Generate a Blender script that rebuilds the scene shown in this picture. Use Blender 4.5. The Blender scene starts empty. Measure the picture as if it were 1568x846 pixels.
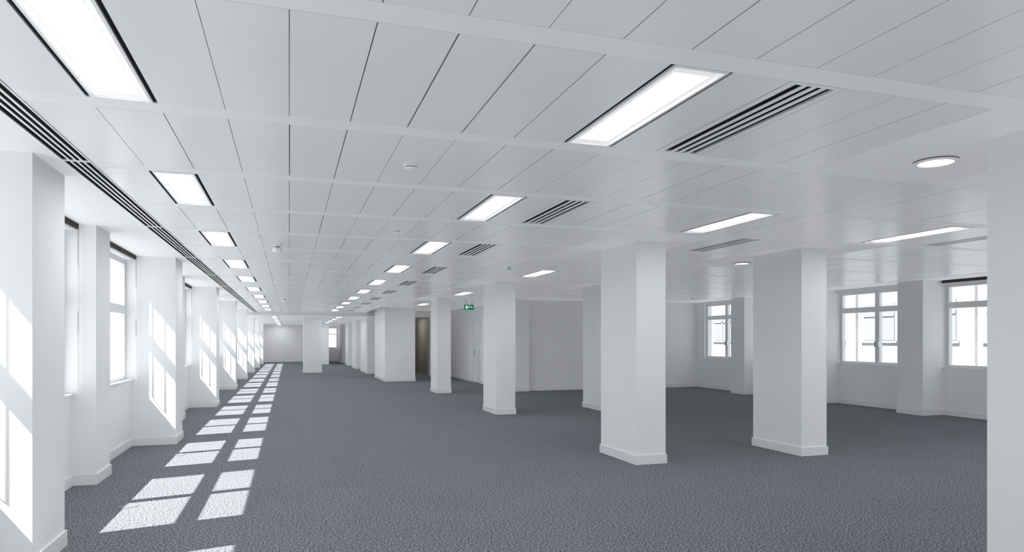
import bpy, math, random
from mathutils import Vector
random.seed(4)
S=bpy.context.scene
S.view_settings.view_transform='Standard'
S.view_settings.look='None'
S.view_settings.exposure=0.54
S.view_settings.gamma=1.06

# ---------------------------------------------------------------- materials
def mat(name,col,rough=0.6,spec=0.4,metal=0.0,emit=None,estr=0.0):
    m=bpy.data.materials.new(name); m.use_nodes=True
    b=m.node_tree.nodes['Principled BSDF']
    b.inputs['Base Color'].default_value=(*col,1)
    b.inputs['Roughness'].default_value=rough
    b.inputs['Specular IOR Level'].default_value=spec
    b.inputs['Metallic'].default_value=metal
    if emit:
        b.inputs['Emission Color'].default_value=(*emit,1)
        b.inputs['Emission Strength'].default_value=estr
    return m
def noisy(m,c1,c2,scale,detail=2,bump=0.0,island=False):
    nt=m.node_tree; b=nt.nodes['Principled BSDF']
    tc=nt.nodes.new('ShaderNodeTexCoord'); n=nt.nodes.new('ShaderNodeTexNoise')
    n.inputs['Scale'].default_value=scale; n.inputs['Detail'].default_value=detail
    nt.links.new(tc.outputs['Object'],n.inputs['Vector'])
    r=nt.nodes.new('ShaderNodeValToRGB')
    r.color_ramp.elements[0].position=0.35; r.color_ramp.elements[1].position=0.65
    r.color_ramp.elements[0].color=(*c1,1); r.color_ramp.elements[1].color=(*c2,1)
    nt.links.new(n.outputs['Fac'],r.inputs['Fac'])
    nt.links.new(r.outputs['Color'],b.inputs['Base Color'])
    if bump:
        bp=nt.nodes.new('ShaderNodeBump'); bp.inputs['Strength'].default_value=bump; bp.inputs['Distance'].default_value=0.004
        nt.links.new(n.outputs['Fac'],bp.inputs['Height']); nt.links.new(bp.outputs['Normal'],b.inputs['Normal'])
    return m
M_wall=noisy(mat('wall_paint',(.8,.8,.8),.55,.3),(.885,.885,.89),(.905,.905,.91),1.3)
M_trim=mat('trim_gloss_paint',(.86,.86,.865),.3,.5)
M_tile=noisy(mat('metal_ceiling_tile',(.8,.8,.8),.26,.6),(.82,.822,.83),(.855,.857,.865),.6)
M_band=mat('ceiling_band',(.89,.89,.895),.35,.5)
M_plaster=mat('plasterboard',(.88,.88,.88),.6,.3)
M_dark=mat('ceiling_void',(.012,.012,.012),.9,.1)
M_slotgrey=mat('shadow_gap',(.13,.13,.13),.9,.1)
M_frame=mat('window_frame_white',(.82,.82,.83),.35,.5)
M_lamp=mat('diffuser',(.9,.9,.9),.4,.3,emit=(.98,.99,1.0),estr=14)
M_lamp2=mat('diffuser_edge',(.9,.9,.9),.4,.3,emit=(1.0,1.0,.985),estr=.2)
M_down=mat('downlight_diffuser',(.9,.9,.9),.4,.3,emit=(1,.99,.93),estr=1.6)
M_blind=mat('blind_fabric',(.05,.046,.042),.8,.2)
M_plast=mat('white_plastic',(.82,.82,.82),.35,.5)
M_grill=mat('detector_vents',(.2,.2,.2),.5,.3)
M_chain=mat('chain',(.5,.5,.5),.4,.5)
M_metal=mat('steel',(.55,.55,.55),.3,.5,1.0)
M_brown=mat('lobby_wall',(.20,.18,.14),.6,.3)
M_green=mat('exit_green',(.0,.12,.05),.4,.4,emit=(0,.25,.11),estr=.25)
M_pict=mat('exit_pictogram',(.9,.9,.9),.4,.4,emit=(1,1,1),estr=.3)
M_fac=noisy(mat('facade_stone',(.3,.3,.3),.8,.2),(.26,.26,.27),(.32,.32,.33),.5)
M_facg=mat('facade_glass',(.225,.232,.25),.5,.3)
# carpet: salt-and-pepper loop pile
M_carpet=mat('carpet',(.15,.155,.17),.95,.1)
nt=M_carpet.node_tree; b=nt.nodes['Principled BSDF']
tc=nt.nodes.new('ShaderNodeTexCoord')
n1=nt.nodes.new('ShaderNodeTexNoise'); n1.inputs['Scale'].default_value=68; n1.inputs['Detail'].default_value=4; n1.inputs['Roughness'].default_value=.85
n2=nt.nodes.new('ShaderNodeTexNoise'); n2.inputs['Scale'].default_value=1.2
r=nt.nodes.new('ShaderNodeValToRGB')
e0,e1=r.color_ramp.elements
e0.position=.39; e0.color=(.020,.022,.029,1)
e1.position=.63; e1.color=(.53,.545,.59,1)
em=r.color_ramp.elements.new(.50); em.color=(.125,.131,.151,1)
mx=nt.nodes.new('ShaderNodeMix'); mx.data_type='RGBA'; mx.blend_type='MULTIPLY'; mx.inputs['Factor'].default_value=.15
for n in (n1,n2): nt.links.new(tc.outputs['Object'],n.inputs['Vector'])
nt.links.new(n1.outputs['Fac'],r.inputs['Fac']); nt.links.new(r.outputs['Color'],mx.inputs['A']); nt.links.new(n2.outputs['Fac'],mx.inputs['B'])
nt.links.new(mx.outputs['Result'],b.inputs['Base Color'])
# glass (thin)
M_glass=bpy.data.materials.new('window_glass'); M_glass.use_nodes=True
nt=M_glass.node_tree; nt.nodes.clear()
o=nt.nodes.new('ShaderNodeOutputMaterial'); t=nt.nodes.new('ShaderNodeBsdfTransparent'); g=nt.nodes.new('ShaderNodeBsdfGlossy'); ms=nt.nodes.new('ShaderNodeMixShader')
t.inputs['Color'].default_value=(.95,.97,.97,1); g.inputs['Roughness'].default_value=.02; ms.inputs['Fac'].default_value=.05
nt.links.new(t.outputs[0],ms.inputs[1]); nt.links.new(g.outputs[0],ms.inputs[2]); nt.links.new(ms.outputs[0],o.inputs['Surface'])

# ---------------------------------------------------------------- mesh helpers
def boxes(name,bl,mats,bevel=0.0,parent=None):
    vs=[];fs=[];mi=[]
    for bx in bl:
        x0,x1,y0,y1,z0,z1=bx[:6]; k=bx[6] if len(bx)>6 else 0
        o=len(vs)
        vs+=[(x0,y0,z0),(x1,y0,z0),(x1,y1,z0),(x0,y1,z0),(x0,y0,z1),(x1,y0,z1),(x1,y1,z1),(x0,y1,z1)]
        for f in ((0,3,2,1),(4,5,6,7),(0,1,5,4),(1,2,6,5),(2,3,7,6),(3,0,4,7)):
            fs.append(tuple(o+i for i in f)); mi.append(k)
    me=bpy.data.meshes.new(name); me.from_pydata(vs,[],fs)
    for m in mats: me.materials.append(m)
    me.polygons.foreach_set('material_index',mi); me.update()
    ob=bpy.data.objects.new(name,me); S.collection.objects.link(ob)
    if bevel:
        md=ob.modifiers.new('bevel','BEVEL'); md.width=bevel; md.segments=2; md.limit_method='ANGLE'
    if parent: ob.parent=parent
    return ob
def lathe(name,prof,loc,mats,seg=40,mi=None):
    vs=[];fs=[];ml=[]
    for (r_,z) in prof:
        for s in range(seg):
            a=2*math.pi*s/seg; vs.append((r_*math.cos(a),r_*math.sin(a),z))
    for i in range(len(prof)-1):
        for s in range(seg):
            s2=(s+1)%seg
            fs.append((i*seg+s,(i+1)*seg+s,(i+1)*seg+s2,i*seg+s2)); ml.append(mi[i] if mi else 0)
    fs.append(tuple((len(prof)-1)*seg+s for s in range(seg))); ml.append(mi[-1] if mi else 0)
    me=bpy.data.meshes.new(name); me.from_pydata(vs,[],fs)
    for m in mats: me.materials.append(m)
    me.polygons.foreach_set('material_index',ml)
    for p in me.polygons: p.use_smooth=False
    me.update()
    ob=bpy.data.objects.new(name,me); S.collection.objects.link(ob); ob.location=loc
    return ob

H=2.7
YB=-6.0; YF=50.0; XL=-2.13; XR=12.5; YC=19.15
# ---------------------------------------------------------------- floor
boxes('floor',[(XL-.2,XR+.2,YB-.2,YF+.2,-.1,0)],[M_carpet])

# ---------------------------------------------------------------- piers
SILL=.93; HEAD=2.64; BB=.11; BT=.014
P=5.79
large=[(5.1+P*i, 5.1+P*i+.66) for i in range(-1,8)]
small=[(8.1+P*i, 8.1+P*i+.58) for i in range(-2,7)]
lp=sorted([(a,c,-1.56) for a,c in large]+[(a,c,-1.91) for a,c in small])
rp=[(a,a+.6,11.97) for a in (-3.7,-.9,1.95,4.75,7.55,10.39,13.17,16.0)]
def pier_shape(x0,x1,y0,y1,open_side,top=H):
    bl=[(x0,x1,y0,y1,0,top)]
    if open_side=='R':
        bl+=[(x0,x1+BT,y0-BT,y0,0,BB,1),(x0,x1+BT,y1,y1+BT,0,BB,1),(x1,x1+BT,y0,y1,0,BB,1)]
    elif open_side=='L':
        bl+=[(x0-BT,x1,y0-BT,y0,0,BB,1),(x0-BT,x1,y1,y1+BT,0,BB,1),(x0-BT,x0,y0,y1,0,BB,1)]
    return bl
for a,c,x in lp:
    top=H if a<31 else 2.56
    boxes('wall_pier',pier_shape(XL,x,a,c,'R',top),[M_wall,M_trim])
for a,c,x in rp:
    boxes('wall_pier',pier_shape(x,XR,a,c,'L'),[M_wall,M_trim])

# walls with openings
def wall_openings(name,xa,xb,y0,y1,solids,win_cb):
    bl=[(xa,xb,y0,y1,0,SILL),(xa,xb,y0,y1,HEAD,2.8)]
    for a,c in solids: bl.append((xa,xb,a,c,SILL,HEAD))
    boxes(name,bl,[M_wall])
    s=sorted(solids)
    for i in range(len(s)-1):
        win_cb(s[i][1],s[i+1][0])
wn=[0]
def window(y0,y1,side):
    wn[0]+=1
    if side=='L': xi=XL; sg=-1; 
    else: xi=XR; sg=1
    def X(a,b):
        p,q=xi+sg*a,xi+sg*b
        return (min(p,q),max(p,q))
    e=bpy.data.objects.new('window_%d'%wn[0],None); S.collection.objects.link(e)
    fx=X(.08,.15); sx=X(.07,.155)
    m=(y0+y1)/2; z0,z1=SILL,HEAD; fw=.045
    bl=[(*fx,y0,y1,z0,z0+fw),(*fx,y0,y1,z1-fw,z1),(*fx,y0,y0+fw,z0+fw,z1-fw),(*fx,y1-fw,y1,z0+fw,z1-fw),(*fx,m-.03,m+.03,z0+fw,z1-fw)]
    T=1.93 if side=='L' else 2.2
    gl=[]
    for a,c in ((y0+fw,m-.03),(m+.03,y1-fw)):
        bl.append((*sx,a,c,T-.03,T+.03))
        for p,q in ((z0+fw,T-.03),(T+.03,z1-fw)):
            w=.03
            bl+=[(*sx,a,a+w,p,q),(*sx,c-w,c,p,q),(*sx,a+w,c-w,p,p+w),(*sx,a+w,c-w,q-w,q)]
            gx=xi+sg*.115
            gl.append((gx-.003,gx+.003,a+w,c-w,p+w,q-w))
    boxes('frame',bl,[M_frame],parent=e)
    boxes('glass',gl,[M_glass],parent=e)
    boxes('sill_board',[(*X(-.02,.069),y0+.001,y1-.001,SILL,SILL+.018)],[M_trim],parent=e)
    hx=X(.045,.07)
    boxes('handle',[(*hx,m+.04,m+.06,1.35,1.47),(*hx,m-.06,m-.04,1.35,1.47)],[M_metal],parent=e)
    # roller blind
    br=bpy.data.objects.new('roller_blind',None); S.collection.objects.link(br)
    mb=M_blind if (side=='L' or abs(y1-10.39)<.1) else M_frame
    bl=[(*X(-.07,-.002),y0+.03,y1-.03,2.645,2.698,0),(*X(-.055,-.04),y0+.04,y1-.04,2.625,2.645,1)]
    boxes('blind_cassette',bl,[mb,M_frame],parent=br)
    cy=y1-.07; cx=xi-sg*.075
    cu=bpy.data.curves.new('chain','CURVE'); cu.dimensions='3D'; cu.bevel_depth=.0035
    sp=cu.splines.new('POLY'); pts=[(cx,cy-.02,2.64),(cx,cy-.02,.95)]+[(cx,cy-.02*math.cos(t*math.pi/6),.95-.02*math.sin(t*math.pi/6)) for t in range(1,6)]+[(cx,cy+.02,.95),(cx,cy+.02,2.64)]
    sp.points.add(len(pts)-1)
    for i,p in enumerate(pts): sp.points[i].co=(*p,1)
    co=bpy.data.objects.new('bead_chain',cu); S.collection.objects.link(co); cu.materials.append(M_chain); co.parent=br
sol=[(a,c) for a,c,x in lp]
sol=[(YB,sol[0][1])]+sol[1:-1]+[(sol[-1][0],YF)]
wall_openings('wall_left',XL-.2,XL,YB,YF,sol,lambda a,c:window(a,c,'L'))
sol=[(YB,rp[0][1])]+[(a,c) for a,c,x in rp[1:]]+[(18.7,YC)]
wall_openings('wall_right',XR,XR+.2,YB,YC,sol,lambda a,c:window(a,c,'R'))
def bbseg(name,segs): boxes(name,segs,[M_trim])
bl=[]
ys=[(a,c) for a,c,x in lp]
for i in range(len(ys)-1): bl.append((XL,XL+BT,ys[i][1]+BT,ys[i+1][0]-BT,0,BB))
bbseg('baseboard_left',bl)
bl=[]; ys=[(a,c) for a,c,x in rp]+[(YC-.012,YC)]
for i in range(len(ys)-1): bl.append((XR-BT,XR,ys[i][1]+BT,ys[i+1][0]-BT,0,BB))
bbseg('baseboard_right',bl)

# core walls -----------------------------------------------------
XC=6.3
boxes('wall_core',[(XC+.4,XR+.2,YC,YC+.2,0,2.8)],[M_wall])
bbseg('baseboard_core',[(XC+.4+BT,XR-BT,YC-BT,YC,0,BB)])
DY0,DY1,DZ=22.9,23.85,2.2
boxes('wall_core_side',[(XC,XC+.2,19.95,DY0,0,2.8),(XC,XC+.2,DY0,DY1,DZ,2.8),(XC,XC+.2,DY1,28.3,0,2.8)],[M_wall])
bbseg('baseboard_core_side',[(XC-BT,XC,19.95+BT,DY0-.07,0,BB),(XC-BT,XC,DY1+.07,28.1-BT,0,BB)])
d=bpy.data.objects.new('door_1',None); S.collection.objects.link(d)
boxes('door_leaf',[(XC+.04,XC+.085,DY0+.03,DY1-.03,.01,DZ-.03)],[M_trim],parent=d)
boxes('door_frame',[(XC-.015,XC+.12,DY0-.06,DY0+.028,0,DZ+.05),(XC-.015,XC+.12,DY1-.028,DY1+.06,0,DZ+.05),(XC-.015,XC+.12,DY0+.028,DY1-.028,DZ-.028,DZ+.05)],[M_frame],parent=d)
boxes('door_handle',[(XC+.0,XC+.04,DY1-.14,DY1-.11,.95,1.15),(XC-.03,XC,DY1-.15,DY1-.10,1.03,1.06)],[M_metal],parent=d)
boxes('wall_lobby',[(4.4,4.6,28.1,28.3,0,2.8),(5.5,XC,28.1,28.3,0,2.8),(4.6,5.5,28.1,28.3,2.42,2.8),(4.4,4.6,28.3,34,0,2.8),(5.6,5.8,28.3,34,0,2.8,1),(4.6,5.6,34,34.2,0,2.8,1)],[M_wall,M_brown])
boxes('trim_1',[(4.58,4.62,28.07,28.1,0,2.44),(5.48,5.52,28.07,28.1,0,2.44),(4.62,5.48,28.07,28.1,2.40,2.44)],[M_brown])
for a,c in ((25.0,28.1),(31,34),(36.4,38.6),(41.2,43.6),(46.5,YF)):
    t=H if a<30 else 2.56
    boxes('wall_block',[(3.3,4.4,a,c,0,t),(3.3-BT,4.4+BT if a<30 else 4.4,a-BT,a,0,BB,1),(3.3-BT,3.3,a,min(c,YF),0,BB,1)],[M_wall,M_trim])
boxes('wall_recess',[(4.4,4.6,34.2,YF,0,2.8)],[M_wall])
boxes('wall_far',[(XL-.2,2.5,YF,YF+.2,0,2.8),(2.5,3.25,YF,YF+.2,0,.95),(2.5,3.25,YF,YF+.2,2.4,2.8),(3.25,4.6,YF,YF+.2,0,2.8)],[M_wall])
bbseg('baseboard_far',[(XL+BT,3.3-BT*2,YF-BT,YF,0,BB)])
e=bpy.data.objects.new('window_90',None); S.collection.objects.link(e)
boxes('frame',[(2.5,2.56,YF+.06,YF+.12,.95,2.4),(3.19,3.25,YF+.06,YF+.12,.95,2.4),(2.56,3.19,YF+.06,YF+.12,.95,1.01),(2.56,3.19,YF+.06,YF+.12,2.34,2.4),(2.56,3.19,YF+.06,YF+.12,1.9,1.95)],[M_frame],parent=e)
boxes('wall_partition',[(.62,1.44,33,33.8,0,2.56),(.62-BT,1.44+BT,33-BT,33,0,BB,1),(.62-BT,.62,33,33.8,0,BB,1),(1.44,1.44+BT,33,33.8,0,BB,1)],[M_wall,M_trim])
boxes('wall_partition',[(1.9,2.35,44,50-BT-.001,0,2.56)],[M_wall])
bk=[(XL-.2,-1.2),(1.2,2.2),(4.6,5.6),(8,9),(11.4,XR+.2)]
bl=[(XL-.2,XR+.2,YB-.2,YB,0,SILL),(XL-.2,XR+.2,YB-.2,YB,HEAD,2.8)]+[(a,c,YB-.2,YB,SILL,HEAD) for a,c in bk]
boxes('wall_back',bl,[M_wall])
for i in range(len(bk)-1):
    x0,x1=bk[i][1],bk[i+1][0]; m=(x0+x1)/2
    e=bpy.data.objects.new('window_%d'%(60+i),None); S.collection.objects.link(e)
    Y0,Y1=YB-.14,YB-.08
    boxes('frame',[(x0,x0+.07,Y0,Y1,SILL,HEAD),(x1-.07,x1,Y0,Y1,SILL,HEAD),(m-.05,m+.05,Y0,Y1,SILL,HEAD),(x0+.07,m-.05,Y0,Y1,SILL,SILL+.07),(m+.05,x1-.07,Y0,Y1,SILL,SILL+.07),(x0+.07,m-.05,Y0,Y1,HEAD-.07,HEAD),(m+.05,x1-.07,Y0,Y1,HEAD-.07,HEAD)],[M_frame],parent=e)

# ---------------------------------------------------------------- columns
def column(x,y,w=.40,dp=.98,top=H):
    bl=[(x,x+w,y,y+dp,0,top),(x-BT,x+w+BT,y-BT,y,0,BB,1),(x-BT,x+w+BT,y+dp,y+dp+BT,0,BB,1),(x-BT,x,y,y+dp,0,BB,1),(x+w,x+w+BT,y,y+dp,0,BB,1)]
    boxes('column',bl,[M_wall,M_trim])
cols=[(3.97,1.5,1.51),(3.97,7.36,.98),(3.97,13.2,.98),(3.97,19.02,.9),(6.3,7.25,.97),(6.3,13.2,.97),(3.97,-4.3,.98),(6.3,-4.3,.98),(6.3,1.5,.97)]
for x,y,dp in cols: column(x,y,.40,dp)
column(6.3,18.96,.40,.98)

# ---------------------------------------------------------------- ceiling
TW=.316; TM=1.395; Y00=2.53; BW=.155
def band_y(n): return Y00+TM*n
NR0,NR1=-6,20
YP=band_y(NR1+0)+BW/2
def patch(k,n):
    for x,y,dp in cols:
        if k in ((11,12,13,14) if x<5 else (19,20,21,22)):
            n0=math.floor((y-Y00-.1)/TM); n1=math.floor((y+dp-Y00)/TM)
            if n0<=n<=n1: return True
    return False
KMIN,KMAX=-4,37
tiles=[];bands=[];lights=[];vents=[]
for n in range(NR0,NR1):
    ya=band_y(n)+BW/2; yb=band_y(n+1)-BW/2
    for k in range(KMIN,KMAX):
        x0=k*TW; x1=x0+TW
        if x0>6.2 and ya>YC-.5: continue
        if n>=16 and x0>3.2-.1: continue
        if patch(k,n): continue
        even=n%2==0
        if even and (k in (-3,5,13) or (k in (21,29) and n<=2)): lights.append((x0,x1,ya,yb)); continue
        if (even and (k==7 or (k==24 and n<=2))) or (n==3 and k==16): vents.append((x0,x1,ya,yb)); continue
        g=.0012+random.choice((0,0,.0004,.0008,.0015,.003))*.9
        if yb>YC and x1>XC: continue
        dz=random.uniform(0,.0012)
        tiles.append((x0+g,x1-g,ya+.0015,yb-.0015,H+dz,H+.02))
boxes('ceiling_tiles',tiles,[M_tile],bevel=0)
for n in range(NR0,NR1+1):
    y=band_y(n); xe=KMAX*TW if y<YC-.6 else (XC-.01 if y<25 else 3.29)
    bands.append((KMIN*TW,xe,y-BW/2,y+BW/2,H+.0005,H+.02))
boxes('ceiling_bands',bands,[M_band])
pl=[]
for x,y,dp in cols:
    ks=(11,15) if x<5 else (19,23)
    n0=math.floor((y-Y00-.1)/TM); n1=math.floor((y+dp-Y00)/TM)
    pl.append((ks[0]*TW,ks[1]*TW,band_y(n0)+BW/2,band_y(n1+1)-BW/2,H,H+.02))
gx=-4*TW-.175
pl+= [(XL,gx-.001,YB,YP,H,H+.02),(KMAX*TW+.004,XR,YB,YC,H,H+.02),(gx,KMAX*TW,YB,band_y(NR0)-BW/2-.02,H,H+.02),
      (XC,KMAX*TW+.003,band_y(11)+BW/2+.001,YC,H,H+.02),(19*TW+.002,XC-.001,band_y(11)+BW/2+.001,24.6,H,H+.02)]
for q in pl: boxes('ceiling_plasterboard',[q],[M_plaster])
boxes('ceiling',[(XL-.2,XR+.2,YB-.2,YF+.2,2.8,2.95)],[M_dark])
boxes('ceiling_void_lining',[(XL,XR,YB,YC,H+.05,H+.06),(XL,XC,YC,28.1,H+.05,H+.06),(XL,3.3,28.1,YP,H+.05,H+.06)],[M_slotgrey])
boxes('ceiling_lowered',[(XL,4.4,YP,YF,2.56,2.6)],[M_plaster])
boxes('trim_2',[(XL,4.4,YP-.02,YP,2.56,2.8)],[M_plaster])
boxes('ceiling_lobby',[(4.6,5.6,28.3,34,2.5,2.52),(3.3,XC,24.6,28.1,H+.021,H+.03)],[M_plaster])
for n in range(NR0,NR1,2):
    ya=band_y(n)-BW/2+.012; yb=band_y(n+2)-BW/2-.012
    x0=gx; x1=KMIN*TW-.001
    bl=[(x0,x0+.010,ya,yb,H-.004,H+.004),(x1-.010,x1,ya,yb,H-.004,H+.004),(x0,x1,ya-.024,ya,H-.004,H+.004)]
    w=(x1-x0-.020); nb=4
    pitch=w/nb
    for i in range(1,nb):
        c=x0+.010+pitch*i
        bl.append((c-.007,c+.007,ya,yb,H-.002,H+.002))
    bl.append((x0,x1,ya,yb,H+.014,H+.02,1))
    boxes('linear_air_diffuser',bl,[M_band,M_dark])
for (x0,x1,ya,yb) in vents:
    a,c=x0+.045,x1-.045
    bl=[(x0+.002,a,ya+.002,yb-.002,H,H+.012),(c,x1-.002,ya+.002,yb-.002,H,H+.012)]
    pitch=(c-a)/4
    for i in range(1,4):
        q=a+pitch*i; bl.append((q-.014,q+.014,ya+.002,yb-.002,H,H+.004))
    bl+=[(a,c,ya+.002,ya+.03,H,H+.004),(a,c,yb-.03,yb-.002,H,H+.004),(a,c,ya+.03,yb-.03,H+.013,H+.02,1)]
    boxes('air_vent_grille',bl,[M_tile,M_dark])
def light_panel(x0,x1,ya,yb,H=H):
    s=.020; f=.014; g=.034; ge=.07
    bl=[(x0,x0+s,ya,yb,H+.008,H+.04,1),(x1-s,x1,ya,yb,H+.008,H+.04,1),
        (x0+s,x0+s+f,ya+.002,yb-.002,H-.003,H+.04),(x1-s-f,x1-s,ya+.002,yb-.002,H-.003,H+.04),
        (x0+s+f,x1-s-f,ya+.002,ya+.02,H-.003,H+.04),(x0+s+f,x1-s-f,yb-.02,yb-.002,H-.003,H+.04),
        (x0+s+f,x1-s-f,ya+.02,ya+.02+ge,H+.006,H+.04,3),(x0+s+f,x1-s-f,yb-.02-ge,yb-.02,H+.006,H+.04,3),
        (x0+s+f,x0+s+f+g,ya+.02+ge,yb-.02-ge,H+.006,H+.04,3),(x1-s-f-g,x1-s-f,ya+.02+ge,yb-.02-ge,H+.006,H+.04,3),
        (x0+s+f+g,x1-s-f-g,ya+.02+ge,yb-.02-ge,H+.008,H+.04,2)]
    boxes('ceiling_light_panel',bl,[M_band,M_dark,M_lamp,M_lamp2])
for q in lights: light_panel(*q)
for y in (32,35,38.5,42,45.5,48.3):  # added panels in the lowered ceiling, put in to brighten the far wall
    for x in (-.8,2.0): light_panel(x,x+.316,y,y+1.2,2.55)
light_panel(4.9,5.2,29.5,30.7,2.485)

for x,y in ((4.11,3.47),(6.67,8.97),(6.67,3.3)):
    lathe('round_downlight',[(.135,0),(.135,-.010),(.125,-.018),(.108,-.018),(.104,-.006),(.0,-.006)],(x,y,H),[M_plast,M_down,M_grill],mi=[2,0,0,0,1,1])
def detector(x,y):
    lathe('smoke_detector',[(.05,0),(.05,-.012),(.044,-.016),(.040,-.018),(.040,-.024),(.044,-.026),(.036,-.034),(.02,-.038),(.0,-.038)],(x,y,H),[M_plast,M_grill],seg=28,mi=[0,0,0,1,0,0,0,0,0])
for x,y in ((.787,4.64),(1.1,7.43),(1.1,14.3),(10.9,16.9)): detector(x,y)
def sensor(x,y):
    o=lathe('ceiling_alarm_sounder',[(.055,0),(.055,-.02),(.03,-.03),(.03,-.045),(.058,-.05),(.058,-.085),(.045,-.1),(0,-.1)],(x,y,H),[M_plast,M_grill],seg=28,mi=[0,0,1,0,0,0,0,0])
for x,y in ((-.14,9.0),(3.37,10.5),(-.14,20.5),(8.2,9.6)): sensor(x,y)
e=bpy.data.objects.new('exit_sign',None); S.collection.objects.link(e)
sx,sy=5.15,20.0
boxes('sign_body',[(sx-.15,sx+.15,sy-.02,sy+.02,2.42,2.57),(sx-.1,sx-.09,sy-.005,sy+.005,2.57,H),(sx+.09,sx+.1,sy-.005,sy+.005,2.57,H)],[M_green],parent=e)
boxes('pictogram',[(sx-.11,sx-.04,sy-.023,sy-.02,2.45,2.54),(sx-.01,sx+.01,sy-.023,sy-.02,2.47,2.52),(sx+.0,sx+.03,sy-.023,sy-.02,2.52,2.54),(sx+.06,sx+.12,sy-.023,sy-.02,2.488,2.502),(sx+.05,sx+.07,sy-.023,sy-.02,2.475,2.515)],[M_pict],parent=e)
M_lid=mat('outlet_lid',(.16,.16,.17),.5)
for x,y in ((-1.38,6.94),(-1.38,9.86)):
    lathe('floor_outlet_box',[(.085,0),(.085,.003),(.07,.005),(.068,.002),(.0,.002)],(x,y,0.0005),[M_lid],seg=32)

bl=[(26,34,-20,60,-14,9,0)]
for iy in range(26):
    for iz in range(8):
        y=-18+iy*3; z=-13+iz*2.9
        bl.append((25.95,26,y,y+1.7,z,z+1.7,1)); bl.append((25.9,25.95,y+.8,y+.9,z,z+1.7,0))
        bl.append((25.9,25.95,y,y+1.7,z+1.1,z+1.2,0))
        bl.append((25.9,26,y-.15,y+1.85,z-.12,z-.02,0))
    bl.append((25.85,26,-18+iy*3-.9,-18+iy*3-.5,-14,9,0))
boxes('neighbouring_building',bl,[M_fac,M_facg])

# ---------------------------------------------------------------- light
w=bpy.data.worlds.new('sky'); S.world=w; w.use_nodes=True
nt=w.node_tree; bg=nt.nodes['Background']
tc=nt.nodes.new('ShaderNodeTexCoord'); sp=nt.nodes.new('ShaderNodeSeparateXYZ'); mr=nt.nodes.new('ShaderNodeMapRange'); rr=nt.nodes.new('ShaderNodeValToRGB')
mr.inputs['From Min'].default_value=-1; mr.inputs['From Max'].default_value=1
nt.links.new(tc.outputs['Generated'],sp.inputs[0]); nt.links.new(sp.outputs['Z'],mr.inputs['Value']); nt.links.new(mr.outputs[0],rr.inputs['Fac'])
rr.color_ramp.elements[0].color=(.92,.91,.90,1); rr.color_ramp.elements[1].color=(.80,.9,1,1)
nt.links.new(rr.outputs[0],bg.inputs['Color']); bg.inputs['Strength'].default_value=1.05
sl=bpy.data.lights.new('sun','SUN'); sl.energy=12.5; sl.angle=math.radians(.53); sl.color=(1,.97,.92)
so=bpy.data.objects.new('sun',sl); S.collection.objects.link(so)
so.rotation_euler=Vector((1,.25,-1.35)).to_track_quat('-Z','Y').to_euler()
so.location=(-20,-5,30)
# soft bounce lights (shadowless) standing for light returned by street, floor and walls
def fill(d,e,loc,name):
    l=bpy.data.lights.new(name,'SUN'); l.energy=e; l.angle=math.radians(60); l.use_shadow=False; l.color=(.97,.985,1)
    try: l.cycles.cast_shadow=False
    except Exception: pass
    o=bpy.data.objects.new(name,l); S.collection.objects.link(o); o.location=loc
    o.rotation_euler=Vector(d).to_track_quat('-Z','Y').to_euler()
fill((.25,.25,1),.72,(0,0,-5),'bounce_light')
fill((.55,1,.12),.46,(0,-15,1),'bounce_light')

# ---------------------------------------------------------------- camera
cd=bpy.data.cameras.new('camera'); cam=bpy.data.objects.new('camera',cd); S.collection.objects.link(cam)
cd.sensor_width=36; cd.lens=24.04; cd.shift_y=(521.5-423)/1568; cd.clip_start=.05; cd.clip_end=300
cam.location=(0,0,1.5); cam.rotation_euler=(math.radians(90),0,math.radians(-18.04))
S.camera=cam
